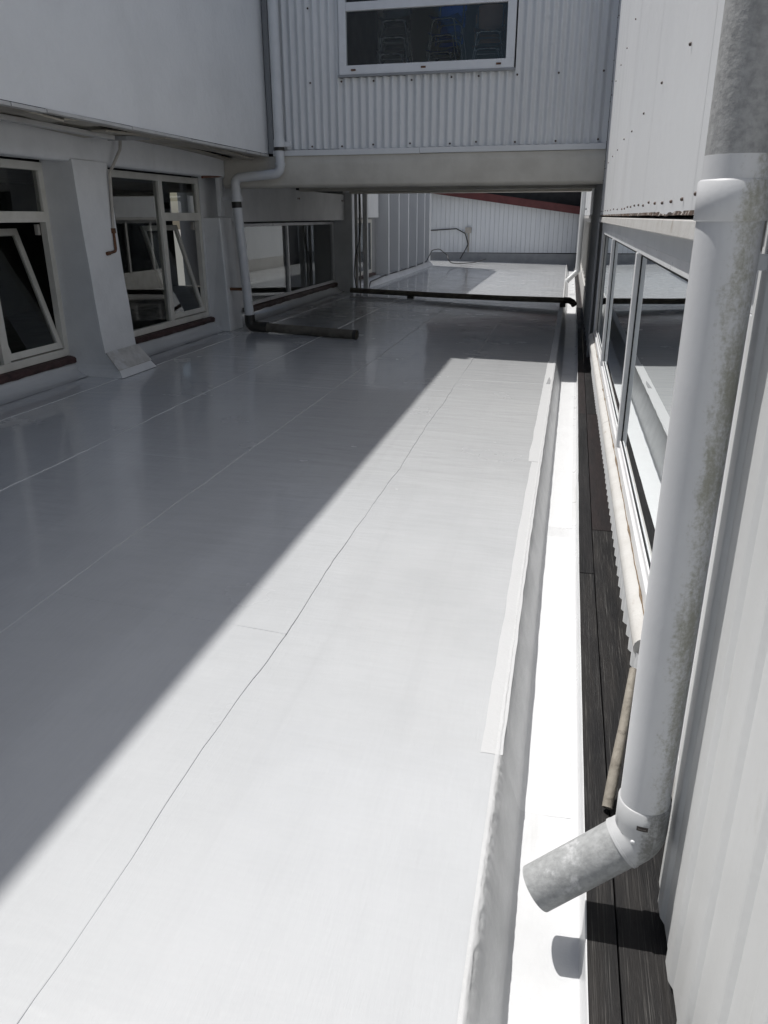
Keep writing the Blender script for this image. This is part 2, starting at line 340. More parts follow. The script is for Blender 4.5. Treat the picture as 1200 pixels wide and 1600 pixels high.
def P(u, v):
    Y = -3.5 + 35.1 * v; k = min(5, int(u * 6)); t = u * 6 - k
    X = gprof[k][0] + (gprof[k + 1][0] - gprof[k][0]) * t; z = gprof[k][1] + (gprof[k + 1][1] - gprof[k][1]) * t
    return (X + drift(Y) + .0015 * nz(Y * 3, 6), Y, z + .0022 * nz((X + drift(Y)) * 12, Y * 2.6, 4))
gut = structure(MB().grid(P, 18, 560).build('gutter', 'gutter'))
for ya, yb in ((2.16, 4.68), (4.84, 10.2), (10.3, 18.0)):
    def P(u, v, ya=ya, yb=yb):
        Y = ya + (yb - ya) * v + .004 * nz(u * 4, ya); X = -.004 + .156 * u + drift(Y) + .002 * nz(Y * 4, u)
        return (X, Y, -.2189 - .0023 * math.sin(math.pi * min(1, max(0, (X - drift(Y) + .012) / .18))) + .0022 * nz(X * 12, Y * 2.6, 4))
    MB().grid(P, 5, int((yb - ya) / .06)).build('gutter_coat', 'gutter2', gut)

# ------------------------------------------------------------------ black timber capping between gutter and wall
cap = thing('timber_capping', 'black weathered timber capping planks along the gutter edge', 'timber capping', (.28, 1.0, -.13))
rows = [(.1855, .263), (.269, .43)]
for ri, (xa, xb) in enumerate(rows):
    ys = [-3.4, 1.18 if ri else 1.05, 4.55 if ri else 3.9, 7.6, 10.7, 13.9, 17.2, 20.6, 24, 27.6, 31.2]
    for k in range(len(ys) - 1):
        ya, yb = ys[k] + .002, ys[k + 1] - .002
        dz = random.uniform(-.002, .002)
        b = MB()
        n = 10
        zt = -.098 - (.004 if ri else 0) + dz
        for q in range(n):
            y_a = ya + (yb - ya) * q / n; y_b = ya + (yb - ya) * (q + 1) / n
            da, db = drift(y_a), drift(y_b)
            if ri == 0: A = (xa + da, xb + da); B = (xa + db, xb + db)
            else: A = (xa + da, xb); B = (xa + db, xb)
            b.hexa([(A[0], y_a, -.14), (A[1], y_a, -.14), (B[1], y_b, -.14), (B[0], y_b, -.14)],
                   [(A[0], y_a, zt), (A[1], y_a, zt - .001), (B[1], y_b, zt - .001), (B[0], y_b, zt)])
        b.build('plank', 'timber_worn' if k < 2 else ('timber2' if (k + ri) % 2 else 'timber'), cap)

# ------------------------------------------------------------------ building on the gutter side (right)
XW = .375
rb = thing('sheet_clad_building', 'long white building clad in metal sheet with a window band over the black capping', 'building', (.6, 6, -.14))
TOPR = 5.6
# core behind the cladding
b = MB()
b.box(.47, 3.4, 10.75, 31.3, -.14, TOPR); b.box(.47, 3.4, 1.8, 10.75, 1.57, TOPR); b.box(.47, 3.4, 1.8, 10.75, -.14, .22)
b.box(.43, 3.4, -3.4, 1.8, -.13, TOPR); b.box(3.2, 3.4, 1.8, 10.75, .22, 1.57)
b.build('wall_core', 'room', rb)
# ribbed sheet beside the camera
def ribsheet(y0, y1, z0, z1):
    pr = []; y = y1
    while y > y0:
        pr += [(y, .388), (y - .048, .3875), (y - .066, .379), (y - .070, .378), (y - .122, .378), (y - .127, .3792), (y - .146, .3875)]; y -= .19
    b = MB(); n = len(pr)
    for k in range(6):
        za, zb = z0 + (z1 - z0) * k / 6, z0 + (z1 - z0) * (k + 1) / 6
        b.add([(p[1], p[0], za) for p in pr] + [(p[1], p[0], zb) for p in pr], [(i, i + n, i + n + 1, i + 1) for i in range(n - 1)])
    b.add([(p[1] + .004, p[0], z0) for p in pr] + [(p[1], p[0], z0) for p in pr], [(i, i + n, i + n + 1, i + 1) for i in range(n - 1)])
    return b
ribsheet(.66, 1.80, -.075, TOPR).build('ribbed_sheet', 'rib', rb)
ribsheet(-.5, .66, -.075, TOPR).build('ribbed_sheet', 'rib', rb)
ribsheet(-1.7, -.5, -.075, TOPR).build('ribbed_sheet', 'rib', rb)
# flat upper cladding sheets
scr = MB()
def screw(bm, x, y, z, ax, r=.008):
    d = Vector(ax); bm.tube([Vector((x, y, z)), Vector((x, y, z)) + d * .006, Vector((x, y, z)) + d * .009], [r, r, r * .5], 7)
ys = [1.8, 2.72, 3.64, 4.56, 5.48, 6.4, 7.32, 8.24, 9.16, 10.08, 10.985]
for k in range(len(ys) - 1):
    ya, yb = ys[k], ys[k + 1] + (.03 if k < len(ys) - 2 else 0)
    dx = .0005 * (k % 2)
    def P(u, v, ya=ya, yb=yb, dx=dx, k=k):
        Y = ya + (yb - ya) * u; z = 1.705 + .006 * nz(Y * 2.1, 3) + (TOPR - 1.705) * v
        w_ = (Y * 1 / .305) % 1.0
        X = .362 - dx - (.0008 if .42 < w_ < .58 else 0) + .0028 * nz(Y * 1.6, z * .8, 2)
        return (X, Y, z)
    b = MB(); b.grid(P, 24, 14)
    vs = [];  fs = []
    for q in range(25):
        p = P(q / 24, 0); vs += [p, (p[0] + .02, p[1], p[2])]
    b.add(vs, [(2 * q, 2 * q + 2, 2 * q + 3, 2 * q + 1) for q in range(24)])
    b.build('cladding_sheet', 'clad', rb)
y = 2.0
while y < 10.9:
    screw(scr, .358, y, 1.755 + random.uniform(-.008, .008), (-1, 0, 0), .0065); y += .305 if y < 6 else .61
for zz in (2.25, 3.05, 3.85):
    y = 2.3
    while y < 10.9: screw(scr, .358, y + random.uniform(-.02, .02), zz + random.uniform(-.02, .02), (-1, 0, 0), .0065); y += .92
for k in range(16): screw(scr, .358, 10.86, 1.9 + k * .22, (-1, 0, 0), .0065)
o = scr.build('cladding_screws', 'screw', rb); o['kind'] = 'stuff'
# ledge strip with dark gap under the cladding, lintel
for ya, yb in ((1.82, 4.9), (4.905, 8.0), (8.005, 10.98)):
    b = MB(); b.hexa([(.348, ya, 1.632), (.47, ya, 1.632), (.47, yb, 1.632), (.348, yb, 1.632)], [(.353, ya, 1.688), (.47, ya, 1.694), (.47, yb, 1.694), (.353, yb, 1.688)])
    b.build('ledge_board', 'oldwood', rb, .004)
MB().box(.392, .469, 1.82, 10.75, 1.555, 1.63).build('lintel', 'clad', rb)
fr_ = MB()
def P(u, v):
    Y = 1.83 + 9.1 * u
    return (.3605 - .004 * v - .003 * nz(Y * 8, v), Y, 1.716 - v * (.012 + .008 * abs(nz(Y * 3.7, 2)) + .006 * abs(nz(Y * 13, 4))))
fr_.grid(P, 260, 2).build('rusted_edge', 'flakerust', rb)
# the sill below the window band
for ya, yb in ((2.62, 5.9), (5.905, 9.2), (9.205, 10.72)):
    pr = [(.40, .262), (.372, .245), (.358, .238), (.348, .226), (.344, .208), (.347, .190), (.356, .178), (.40, .170)]
    b = MB(); n = len(pr)
    b.add([(p[0], ya, p[1]) for p in pr] + [(p[0], yb, p[1]) for p in pr], [(i, i + 1, i + n + 1, i + n) for i in range(n - 1)], True)
    b.add([(p[0], ya, p[1]) for p in pr], [tuple(range(n))[::-1]]); b.add([(p[0], yb, p[1]) for p in pr], [tuple(range(n))])
    b.build('sill_flashing', 'oldwood', rb)
MB().box(.40, .47, 1.81, 2.615, .17, .262).build('sill_flashing', 'oldwood', rb)
jl = MB(); pts_ = [(.392 + .004 * nz(k * .7, 3), 2.64 + k * .08, .258 + .003 * nz(k * .9, 5)) for k in range(101)]
jl.tube(pts_, [.002 + .003 * abs(nz(k * .45, 9)) + (.004 if random.random() < .06 else 0) for k in range(101)], 6)
jl.build('perished_sealant', 'sealant', rb)
# corrugated apron under the sill
def corr_x(y0, y1, z0, z1, x, amp, pitch, lift=0):
    n = int((y1 - y0) / pitch * 8); b = MB(); vs = []
    for k in range(n + 1):
        Y = y0 + (y1 - y0) * k / n; X = x - amp * math.sin(2 * math.pi * Y / pitch)
        zl = z0 + lift * nz(Y * 1.3, 1)
        vs += [(X, Y, zl), (X, Y, z1), (X + .003, Y, zl)]
    b.add(vs, [(3 * k, 3 * k + 1, 3 * k + 4, 3 * k + 3) for k in range(n)], True)
    b.add(vs, [(3 * k + 2, 3 * k, 3 * k + 3, 3 * k + 5) for k in range(n)])
    return b
for ya, yb, x in ((1.82, 3.05, .368), (3.02, 5.0, .362), (4.97, 7.0, .365), (6.97, 9.0, .363), (8.97, 10.74, .366)):
    corr_x(ya, yb, .055 + random.uniform(-.012, .012), .19, x, .013, .118, .012).build('corrugated_apron', 'oldwood' if False else 'corr', rb)
# window band
wband = MB()
fx0, fx1 = .395, .45
wband.box(fx0, fx1, 1.82, 10.72, .262, .325); wband.box(fx0, fx1, 1.82, 10.72, 1.50, 1.555)
wband.box(fx0, fx1, 1.82, 1.90, .325, 1.50); wband.box(fx0, fx1, 10.62, 10.72, .325, 1.50)
wo_ = wband.build('window_band', 'alu', rb, .003)
for ym in (4.97, 7.9):
    MB().box(.388, .448, ym - .045, ym + .035, .326, 1.499).build('mullion', 'alu', wo_, .003)
MB().box(.392, .446, 10.08, 10.14, .326, 1.499).build('mullion', 'oldwood', wo_, .003)
for ya, yb in ((1.90, 4.922), (5.008, 7.852), (7.938, 10.077), (10.143, 10.618)):
    # dark gasket with slim inner frame, then the pane
    g = MB()
    for t0, t1, d0, d1 in ((0, .012, .415, .42),):
        g.box(d0 - .001, d1, ya, yb, .327, .343); g.box(d0 - .001, d1, ya, yb, 1.484, 1.499); g.box(d0 - .001, d1, ya + .001, ya + .015, .344, 1.483); g.box(d0 - .001, d1, yb - .015, yb - .001, .344, 1.483)
    g.build('gasket', 'seal', wo_)
    f = MB(); f.box(.405, .4135, ya + .03, yb - .016, .344, .375)
    f.build('sash_rail', 'alu', wo_, .002)
    MB().add([(.418, ya, .33), (.418, yb, .33), (.418, yb, 1.498), (.418, ya, 1.498)], [(0, 3, 2, 1)]).build('pane', 'glass2', wo_)
# pier wall and corner post, link shade put into their grey colour
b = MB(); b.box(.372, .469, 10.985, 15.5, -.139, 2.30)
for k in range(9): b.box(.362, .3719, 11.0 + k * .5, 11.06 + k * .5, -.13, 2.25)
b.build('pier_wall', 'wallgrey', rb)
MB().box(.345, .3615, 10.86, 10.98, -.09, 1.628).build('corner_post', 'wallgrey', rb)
# wall beyond the link: boarded band, window band, flat upper sheet
MB().box(.365, .469, 15.5, 29.4, 1.72, TOPR).build('cladding_panel', 'clad', rb)
MB().box(.352, .469, 15.5, 29.4, 1.655, 1.715).build('ledge_board', 'oldwood', rb)
MB().box(.37, .469, 15.5, 29.4, -.139, .34).build('apron_panel', 'oldwood', rb)
MB().box(.36, .469, 15.5, 15.75, .345, 1.65).build('post', 'oldwood', rb)
MB().box(.368, .469, 25.6, 29.4, .345, 1.65).build('wall_panel', 'clad', rb)
fw = MB(); fw.box(.385, .45, 15.76, 25.59, .345, .42); fw.box(.385, .45, 15.76, 25.59, 1.58, 1.65)
fwo = fw.build('window_band', 'oldwood', rb)
for k in range(9):
    ym = 15.80 + k * 1.21
    MB().box(.375, .449, ym, ym + .08, .421, 1.579).build('mullion', 'oldwood', fwo)
    if k < 8: MB().add([(.42, ym + .08, .42), (.42, ym + 1.21, .42), (.42, ym + 1.21, 1.58), (.42, ym + .08, 1.58)], [(0, 3, 2, 1)]).build('pane', 'glass', fwo)
corr_x(29.42, 31.3, -.13, TOPR, .41, .03, .14).build('dark_corrugated_panel', 'darkcorr', rb)

# ------------------------------------------------------------------ rendered building with overhanging upper storey (left)
XU, XB, XG = -4.13, -4.80, -5.12
lb = thing('rendered_building', 'white rendered building whose upper storey overhangs a row of tilted windows', 'building', (-5.3, 6, .1))
def P(u, v):
    Y = -8 + 18.985 * u; z = 2.515 + 4.485 * v
    return (XU + .006 * nz(Y * .7, z * .7, 1), Y, z)
b = MB(); b.grid(P, 120, 30)
b.build('render_face', 'stucco', lb)
b = MB(); b.box(-9, XU - .012, -8, 10.98, 2.56, 6.995); b.build('storey_block', 'stucco', lb)
b = MB(); b.box(-9, XU - .16, 10.98, 17.79, 2.56, 6.99); b.build('storey_block', 'stucco', lb)
b = MB(); b.box(XU - .4, XU + .0, -8, 10.955, 7.0, 7.03); b.build('roof_capping', 'grey_upstand', lb)
# drip moulding in short lengths, gaps between
ys = [-6, -2, 2.3, 4.4, 5.62, 6.05, 7.35, 8.6, 9.2, 10.15, 10.95]
for k in range(len(ys) - 1):
    dz = random.uniform(-.004, .006)
    b = MB(); b.hexa([(XU - .03, ys[k] + .006, 2.476 + dz), (XU + .022, ys[k] + .006, 2.480 + dz), (XU + .022, ys[k + 1] - .006, 2.480 + dz * .2), (XU - .03, ys[k + 1] - .006, 2.476 + dz * .2)],
                     [(XU - .03, ys[k] + .006, 2.505 + dz), (XU + .020, ys[k] + .006, 2.508 + dz), (XU + .020, ys[k + 1] - .006, 2.508), (XU - .03, ys[k + 1] - .006, 2.505)])
    b.build('drip_moulding', 'oldwood', lb, .004)
# soffit boards, some sprung loose
MB().box(XB - .3, XU - .035, -6, 10.95, 2.53, 2.545).build('soffit_shade_sheet', 'shadeblack', lb)  # near-black sheet painted as the shade behind the board gaps
xs = [XU - .035, XU - .20, XU - .37, XU - .53, XB + .002]
ysb = [(-6, 3.2, 6.35, 8.1, 10.95), (-6, 2.0, 5.4, 7.25, 10.95), (-6, 4.1, 7.9, 9.1, 10.95), (-6, 3.0, 7.6, 10.95)]
for i in range(4):
    for k in range(len(ysb[i]) - 1):
        ya, yb = ysb[i][k] + .004, ysb[i][k + 1] - .004
        s0 = random.choice((0, -.02, -.045)) ; s1 = random.choice((0, -.03, -.06))
        n = 8; b = MB()
        for q in range(n):
            ta, tb = q / n, (q + 1) / n; y_a = ya + (yb - ya) * ta; y_b = ya + (yb - ya) * tb
            za = 2.508 + s0 * (1 - ta) ** 3 + s1 * ta ** 3; zb = 2.508 + s0 * (1 - tb) ** 3 + s1 * tb ** 3
            x0, x1 = xs[i + 1] + .004, xs[i] - .003
            b.hexa([(x0, y_a, za), (x1, y_a, za), (x1, y_b, zb), (x0, y_b, zb)], [(x0, y_a, za + .016), (x1, y_a, za + .016), (x1, y_b, zb + .016), (x0, y_b, zb + .016)])
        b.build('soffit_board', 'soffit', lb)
# beam over the windows and the wall planes
def P(u, v):
    pr = [(XB, 2.505), (XB, 2.40), (XB + .004, 2.26), (XB - .012, 2.225), (XB - .04, 2.215), (XG, 2.235)]
    Y = -6 + 16.98 * u; k = min(4, int(v * 5)); t = v * 5 - k
    X = pr[k][0] + (pr[k + 1][0] - pr[k][0]) * t; z = pr[k][1] + (pr[k + 1][1] - pr[k][1]) * t
    return (X + .006 * nz(Y * 1.2, z * 2), Y, z + .005 * nz(Y * 1.7, v * 3))
MB().grid(P, 160, 15).build('beam', 'plaster', lb)
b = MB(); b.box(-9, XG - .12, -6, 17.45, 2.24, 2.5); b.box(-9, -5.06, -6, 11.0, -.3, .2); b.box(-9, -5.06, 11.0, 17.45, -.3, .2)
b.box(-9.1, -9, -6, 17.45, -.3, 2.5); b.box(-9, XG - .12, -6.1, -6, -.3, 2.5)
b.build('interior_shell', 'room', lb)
MB().box(XG - .1, XG + .005, 10.80, 12.15, .2, 2.24).build('wall_panel', 'plaster', lb)
# pillars, leaning out to a flared foot
def pillar(ya, yb):
    pr = [(XB + .012, 2.24), (XB + .035, 1.6), (XB + .065, .95), (XB + .085, .62), (XB + .105, .37), (XB + .25, .20), (XB + .30, rz(XB + .3) + .006)]
    b = MB()
    nv = len(pr) - 1
    def F(u, v):
        k = min(nv - 1, int(v * nv)); t = v * nv - k
        X = pr[k][0] + (pr[k + 1][0] - pr[k][0]) * t; z = pr[k][1] + (pr[k + 1][1] - pr[k][1]) * t
        fl = .05 * max(0, v - .8) / .2
        Y = (ya - fl) + (yb - ya + 2 * fl) * u
        return (X + .008 * nz(Y * 3, z * 2), Y + .006 * nz(z * 3, u), z)
    n = 24
    b.grid(lambda u, v: F(u, v * 4 / nv), 5, 20); b.grid(lambda u, v: F(u, (4 + 2 * v) / nv), 1, 2, False)
    for u, flip in ((0, 1), (1, 0)):
        vs = []
        for j in range(n + 1):
            p = F(u, j / n); vs += [p, (XG - .02, p[1], p[2])]
        b.add(vs, [((2 * j, 2 * j + 1, 2 * j + 3, 2 * j + 2) if flip else (2 * j, 2 * j + 2, 2 * j + 3, 2 * j + 1)) for j in range(n)], False)
    return b
for ya, yb in ((3.98, 4.60), (7.32, 7.95)):
    po = pillar(ya, yb).build('pillar', 'plaster', lb)
    MB().hexa([(XB + .255, ya - .03, .19), (XB + .262, ya - .03, .196), (XB + .262, yb + .03, .196), (XB + .255, yb + .03, .19)],
              [(XB + .112, ya - .004, .362), (XB + .119, ya - .004, .372), (XB + .119, yb + .004, .372), (XB + .112, yb + .004, .362)]).build('foot_flashing', 'footcement', po)
# low pilaster and strip by the downpipe
b = MB(); b.hexa([(XG, 10.84, .12), (-4.80, 10.80, .12), (-4.80, 11.28, .12), (XG, 11.28, .12)], [(XG, 10.84, 1.70), (-4.86, 10.84, 1.70), (-4.86, 11.26, 1.70), (XG, 11.26, 1.70)])
b.build('pilaster', 'plaster', lb, .015)
MB().box(-4.90, -4.845, 10.88, 10.99, 1.72, 2.50).build('cover_strip', 'plaster', lb, .004)
# windows with a fixed light, a top light and a tilted hopper sash
def left_window(ya, ym, yb):
    z0, z1, zt = .335, 2.215, 1.665
    b = MB(); xf0, xf1 = XG - .07, XG
    b.box(xf0, xf1, ya, yb, z0, z0 + .075); b.box(xf0, xf1, ya, yb, z1 - .075, z1)
    b.box(xf0, xf1, ya, ya + .07, z0 + .075, z1 - .075); b.box(xf0, xf1, yb - .075, yb, z0 + .075, z1 - .075)
    W = b.build('window', 'frame', lb, .004)
    MB().box(xf0 - .005, xf1 + .006, ym - .05, ym + .05, z0 + .076, z1 - .076).build('mullion', 'frame', W, .004)
    MB().box(xf0 - .005, xf1 + .008, ym + .051, yb - .076, zt, zt + .10).build('transom', 'frame', W, .004)
    MB().add([(XG - .03, ya + .07, z0 + .07), (XG - .03, ym - .05, z0 + .07), (XG - .03, ym - .05, z1 - .07), (XG - .03, ya + .07, z1 - .07)], [(0, 1, 2, 3)]).build('pane', 'glass', W)
    MB().add([(XG - .03, ym + .05, zt + .10), (XG - .03, yb - .075, zt + .10), (XG - .03, yb - .075, z1 - .07), (XG - .03, ym + .05, z1 - .07)], [(0, 1, 2, 3)]).build('pane', 'glass', W)
    # hopper sash hinged at the bottom, tilted inwards
    hz = z0 + .09; L = zt - hz - .012; an = math.radians(15.5)
    def T(y, s_, d): return (XG - .012 - s_ * math.sin(an) - d * math.cos(an), y, hz + s_ * math.cos(an) - d * math.sin(an))
    b = MB(); y0_, y1_ = ym + .056, yb - .082; fw_ = .065
    for (a0, a1, s0, s1) in ((y0_, y1_, 0, fw_), (y0_, y1_, L - fw_, L), (y0_, y0_ + fw_, fw_, L - fw_), (y1_ - fw_, y1_, fw_, L - fw_)):
        b.hexa([T(a0, s0, .04), T(a0, s0, 0), T(a1, s0, 0), T(a1, s0, .04)], [T(a0, s1, .04), T(a0, s1, 0), T(a1, s1, 0), T(a1, s1, .04)])
    b.build('sash', 'frame', W, .003)
    MB().add([T(y0_ + fw_, fw_, .02), T(y1_ - fw_, fw_, .02), T(y1_ - fw_, L - fw_, .02), T(y0_ + fw_, L - fw_, .02)], [(0, 1, 2, 3)]).build('sash_pane', 'glass', W)
    # stay and dark rebate
    MB().box(XG - .11, XG - .07, yb - .12, yb - .085, zt - .12, zt - .02).build('stay', 'conduit', W)
    n = 30
    def S(u, v):
        Y = ya + .01 + (yb - ya + .06) * u; pr = [(XG + .002, .332), (XG + .055, .322), (XG + .07, .308), (XG + .065, .262), (XG + .02, .245)]
        k = min(3, int(v * 4)); t = v * 4 - k
        return (pr[k][0] + (pr[k + 1][0] - pr[k][0]) * t + .006 * nz(Y * 9, v * 3), Y, pr[k][1] + (pr[k + 1][1] - pr[k][1]) * t + .008 * nz(Y * 7, v))
    MB().grid(S, 60, 8).build('sill', 'sill', W)
left_window(4.62, 6.34, 7.325)
left_window(7.96, 9.68, 10.79)
# low window under the link
b = MB(); za, zb_ = .325, 1.61
b.box(XG - .06, XG, 12.15, 17.44, za, za + .05); b.box(XG - .06, XG, 12.15, 17.44, zb_ - .05, zb_); b.box(XG - .06, XG, 12.15, 12.21, za + .05, zb_ - .05); b.box(XG - .06, XG, 17.36, 17.44, za + .05, zb_ - .05)
W3 = b.build('window', 'alu', lb, .003)
MB().box(XG - .065, XG + .006, 14.36, 14.44, za + .051, zb_ - .051).build('mullion', 'alu', W3, .003)
for ya, yb in ((12.2, 14.36), (14.44, 17.37)):
    MB().add([(XG - .03, ya, za + .04), (XG - .03, yb, za + .04), (XG - .03, yb, zb_ - .04), (XG - .03, ya, zb_ - .04)], [(0, 1, 2, 3)]).build('pane', 'glass', W3)
def S(u, v):
    Y = 12.0 + 5.42 * u; pr = [(XG + .002, .322), (XG + .055, .318), (XG + .07, .30), (XG + .065, .235), (XG + .02, .22)]
    k = min(3, int(v * 4)); t = v * 4 - k
    return (pr[k][0] + (pr[k + 1][0] - pr[k][0]) * t + .008 * nz(Y * 5, v * 3), Y, pr[k][1] + (pr[k + 1][1] - pr[k][1]) * t + .012 * nz(Y * 4, v))
MB().grid(S, 90, 8).build('sill', 'sill', W3)
MB().box(XG - .1, XB - .05, 11.47, 14.2, 1.64, 2.28).build('lintel_panel', 'plaster', lb, .006)
MB().box(XG - .1, XB - .053, 14.2, 17.42, 1.64, 2.16).build('lintel_panel', 'plaster', lb, .006)
MB().box(XG - .08, -4.70, 17.45, 17.75, .10, 2.2).build('end_pier', 'plaster', lb, .01)
bo = MB()
for (y_, z_) in ((14.28, 2.02), (14.36, 2.02), (17.2, 2.03), (17.28, 2.03)): screw(bo, XB - .05, y_, z_, (1, 0, 0), .016)
o = bo.build('bolts', 'rust', lb); o['kind'] = 'stuff'

# ------------------------------------------------------------------ raised link building across the roof
YF, YR = 11.0, 17.6
kb = thing('corrugated_link_building', 'raised link block in white corrugated sheet bridging the roof between both buildings', 'building', (-1.9, YF, 2.1))
b = MB(); b.box(XU - .1, .36, YF + .12, YR - .05, 2.5, 2.56)
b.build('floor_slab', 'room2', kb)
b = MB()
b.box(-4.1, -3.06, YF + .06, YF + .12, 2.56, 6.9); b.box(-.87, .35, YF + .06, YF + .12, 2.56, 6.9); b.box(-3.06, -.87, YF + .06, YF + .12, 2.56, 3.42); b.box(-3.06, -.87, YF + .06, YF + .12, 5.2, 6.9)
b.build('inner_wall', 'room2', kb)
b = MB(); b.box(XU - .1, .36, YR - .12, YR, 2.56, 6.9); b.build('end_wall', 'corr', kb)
for xs_ in ((-4.12, -4.10), (.352, .36)): MB().box(*xs_, YF + .12, YR - .12, 2.56, 6.9).build('side_wall', 'room2', kb)
b = MB(); b.box(XU - .3, .40, YF - .04, YR, 6.9, 7.0); b.build('roof_slab', 'grey_upstand', kb, .02)
def corr_y(x0, x1, z0, z1, y, amp, pitch):
    n = max(8, int((x1 - x0) / pitch * 10)); b = MB(); vs = []
    for k in range(n + 1):
        X = x0 + (x1 - x0) * k / n; Yy = y - amp * math.sin(2 * math.pi * X / pitch)
        vs += [(X, Yy, z0), (X, Yy, z1), (X, Yy + .003, z0)]
    b.add(vs, [(3 * k, 3 * k + 3, 3 * k + 4, 3 * k + 1) for k in range(n)], True)
    b.add(vs, [(3 * k + 2, 3 * k + 5, 3 * k + 3, 3 * k) for k in range(n)])
    return b
PT = .105
for i, (xa, xb, za, zb_) in enumerate(((-4.05, -3.10, 2.565, 6.89), (-3.125, -2.2, 2.56, 3.40), (-2.225, -1.28, 2.562, 3.41), (-1.31, -.80, 2.56, 3.41), (-.82, -.18, 2.562, 6.89), (-.20, .345, 2.56, 6.89), (-3.1, -.82, 5.25, 6.89))):
    corr_y(xa, xb, za, zb_, YF + .022 - .003 * (i % 2), .02, PT).build('corrugated_sheet', 'corr', kb)
sm = MB()
for xx in (-3.5, -3.08, -2.65, -2.15, -1.62, -1.28, -.78, -.27, .25):
    screw(sm, xx, YF - .002, 2.60 + random.uniform(-.01, .01), (0, -1, 0), .013)
    screw(sm, xx + random.uniform(-.02, .02), YF - .002, 3.35 + random.uniform(-.01, .01), (0, -1, 0), .013)
for zz in (4.2, 4.9):
    for xx in (-3.5, -.5, -.05, .25): screw(sm, xx, YF - .002, zz, (0, -1, 0), .013)
o = sm.build('sheet_screws', 'screw', kb); o['kind'] = 'stuff'
MB().box(-4.06, -2.02, YF - .026, YF + .05, 2.485, 2.556).build('base_flashing', 'corr', kb, .003)
MB().box(-2.016, .355, YF - .024, YF + .05, 2.488, 2.556).build('base_flashing', 'corr', kb, .003)
MB().box(-4.125, -4.055, YF - .008, YF + .05, 2.52, 6.89).build('corner_filler', 'wallgrey', kb)
MB().box(.30, .358, YF - .012, YF + .03, 2.556, 6.9).build('corner_flashing', 'corr', kb, .003)
def P(u, v):
    pr = [(YF + .005, 2.484), (YF - .01, 2.40), (YF + .01, 2.20), (YF + .03, 2.12), (YF + .07, 2.092), (YF + .30, 2.09), (YF + .32, 2.12), (YF + .32, 2.3)]
    X = -4.84 + 5.2 * u; k = min(6, int(v * 7)); t = v * 7 - k
    return (X, pr[k][0] + (pr[k + 1][0] - pr[k][0]) * t + .004 * nz(X * 1.5, v * 3), pr[k][1] + (pr[k + 1][1] - pr[k][1]) * t + .004 * nz(X * 1.2, 5))
MB().grid(P, 60, 28).build('edge_beam', 'beam', kb)
MB().box(XG, .36, YF + .32, YR - .02, 2.29, 2.48).build('ceiling', 'beam', kb)
MB().box(-4.8, .36, 14.2, 14.45, 2.135, 2.288).build('cross_beam', 'beam', kb, .015)
MB().box(-4.7, .36, YR - .35, YR - .03, 2.17, 2.288).build('cross_beam', 'beam', kb, .015)
# its window
b = MB(); xa, xb, za, zb_ = -3.09, -.84, 3.43, 5.24
b.box(xa, xb, YF - .028, YF + .055, za, za + .105); b.box(xa, xb, YF - .028, YF + .055, zb_ - .1, zb_); b.box(xa, xa + .095, YF - .028, YF + .055, za + .105, zb_ - .1); b.box(xb - .105, xb, YF - .028, YF + .055, za + .105, zb_ - .1)
W4 = b.build('window', 'alu', kb, .004)
MB().box(xa + .096, xb - .106, YF - .024, YF + .05, 4.14, 4.235).build('transom', 'alu', W4, .004)
MB().box(xa - .02, xb + .02, YF - .040, YF + .02, za - .028, za - .002).build('sill_flashing', 'grey_upstand', W4, .003)
for z0_, z1_ in ((za + .105, 4.14), (4.235, zb_ - .1)):
    MB().add([(xa + .095, YF + .02, z0_), (xb - .105, YF + .02, z0_), (xb - .105, YF + .02, z1_), (xa + .095, YF + .02, z1_)], [(0, 1, 2, 3)]).build('pane', 'glass', W4)
for xx in (-2.9, -1.98, -1.03):
    MB().tube([(xx - .03, YF - .033, za + .05), (xx + .03, YF - .033, za + .05)], .011, 8).build('drain_cover', 'rust', W4)

# ------------------------------------------------------------------ stacked chairs behind that window
def tubes(b, pts, r=.011): b.tube(rpath(pts, .06, 5), r, 8)
def make_chair(loc, rot, shell, label, flip=False):
    t = thing('stacked_chair', label, 'chair', loc, 'chairs stacked behind the upper window')
    R = Matrix.Rotation(rot, 3, 'Z')
    def tr(p):
        p = Vector(p)
        if flip: p = Vector((p.x, -p.y, .46 - p.z))
        return tuple(R @ p + Vector(loc))
    b = MB()
    for s in (-1,):
        tubes(b, [(-.22, -.21, 0), (-.14, -.18, .43), (.14, -.18, .43), (.22, -.21, 0)])
        tubes(b, [(-.22, .21, 0), (-.15, .16, .42), (.15, .16, .42), (.22, .21, 0)])
        tubes(b, [(-.15, -.18, .43), (-.16, .18, .42)]) if False else b.tube([(-.15, -.18, .42), (-.15, .17, .41)], .010, 8)
        b.tube([(.15, -.18, .42), (.15, .17, .41)], .010, 8); b.tube([(-.19, -.195, .17), (.19, -.195, .17)], .009, 8)
        b.tube([(-.16, .17, .42), (-.17, .24, .80)], .010, 8); b.tube([(.16, .17, .42), (.17, .24, .80)], .010, 8)
    b.v = [tr(p) for p in b.v]; b.build('frame', 'tube', t)
    def Sg(u, v):
        X = -.20 + .40 * u; Y = -.21 + .40 * v
        return tr((X, Y, .445 + .03 * (2 * u - 1) ** 2 - .012 * math.sin(v * 3.14) + (.03 * v ** 4)))
    MB().grid(Sg, 10, 10).build('seat', shell, t)
    def Bg(u, v):
        X = (-.20 + .40 * u) * (1 - .12 * v * v); z = .56 + .27 * v - .03 * (2 * u - 1) ** 4 * (1 if v > .5 else -1)
        return tr((X, .205 + .05 * v - .04 * (2 * u - 1) ** 2 * -1 * .6, z))
    MB().grid(Bg, 10, 8).build('backrest', shell, t)
FZ = 2.562
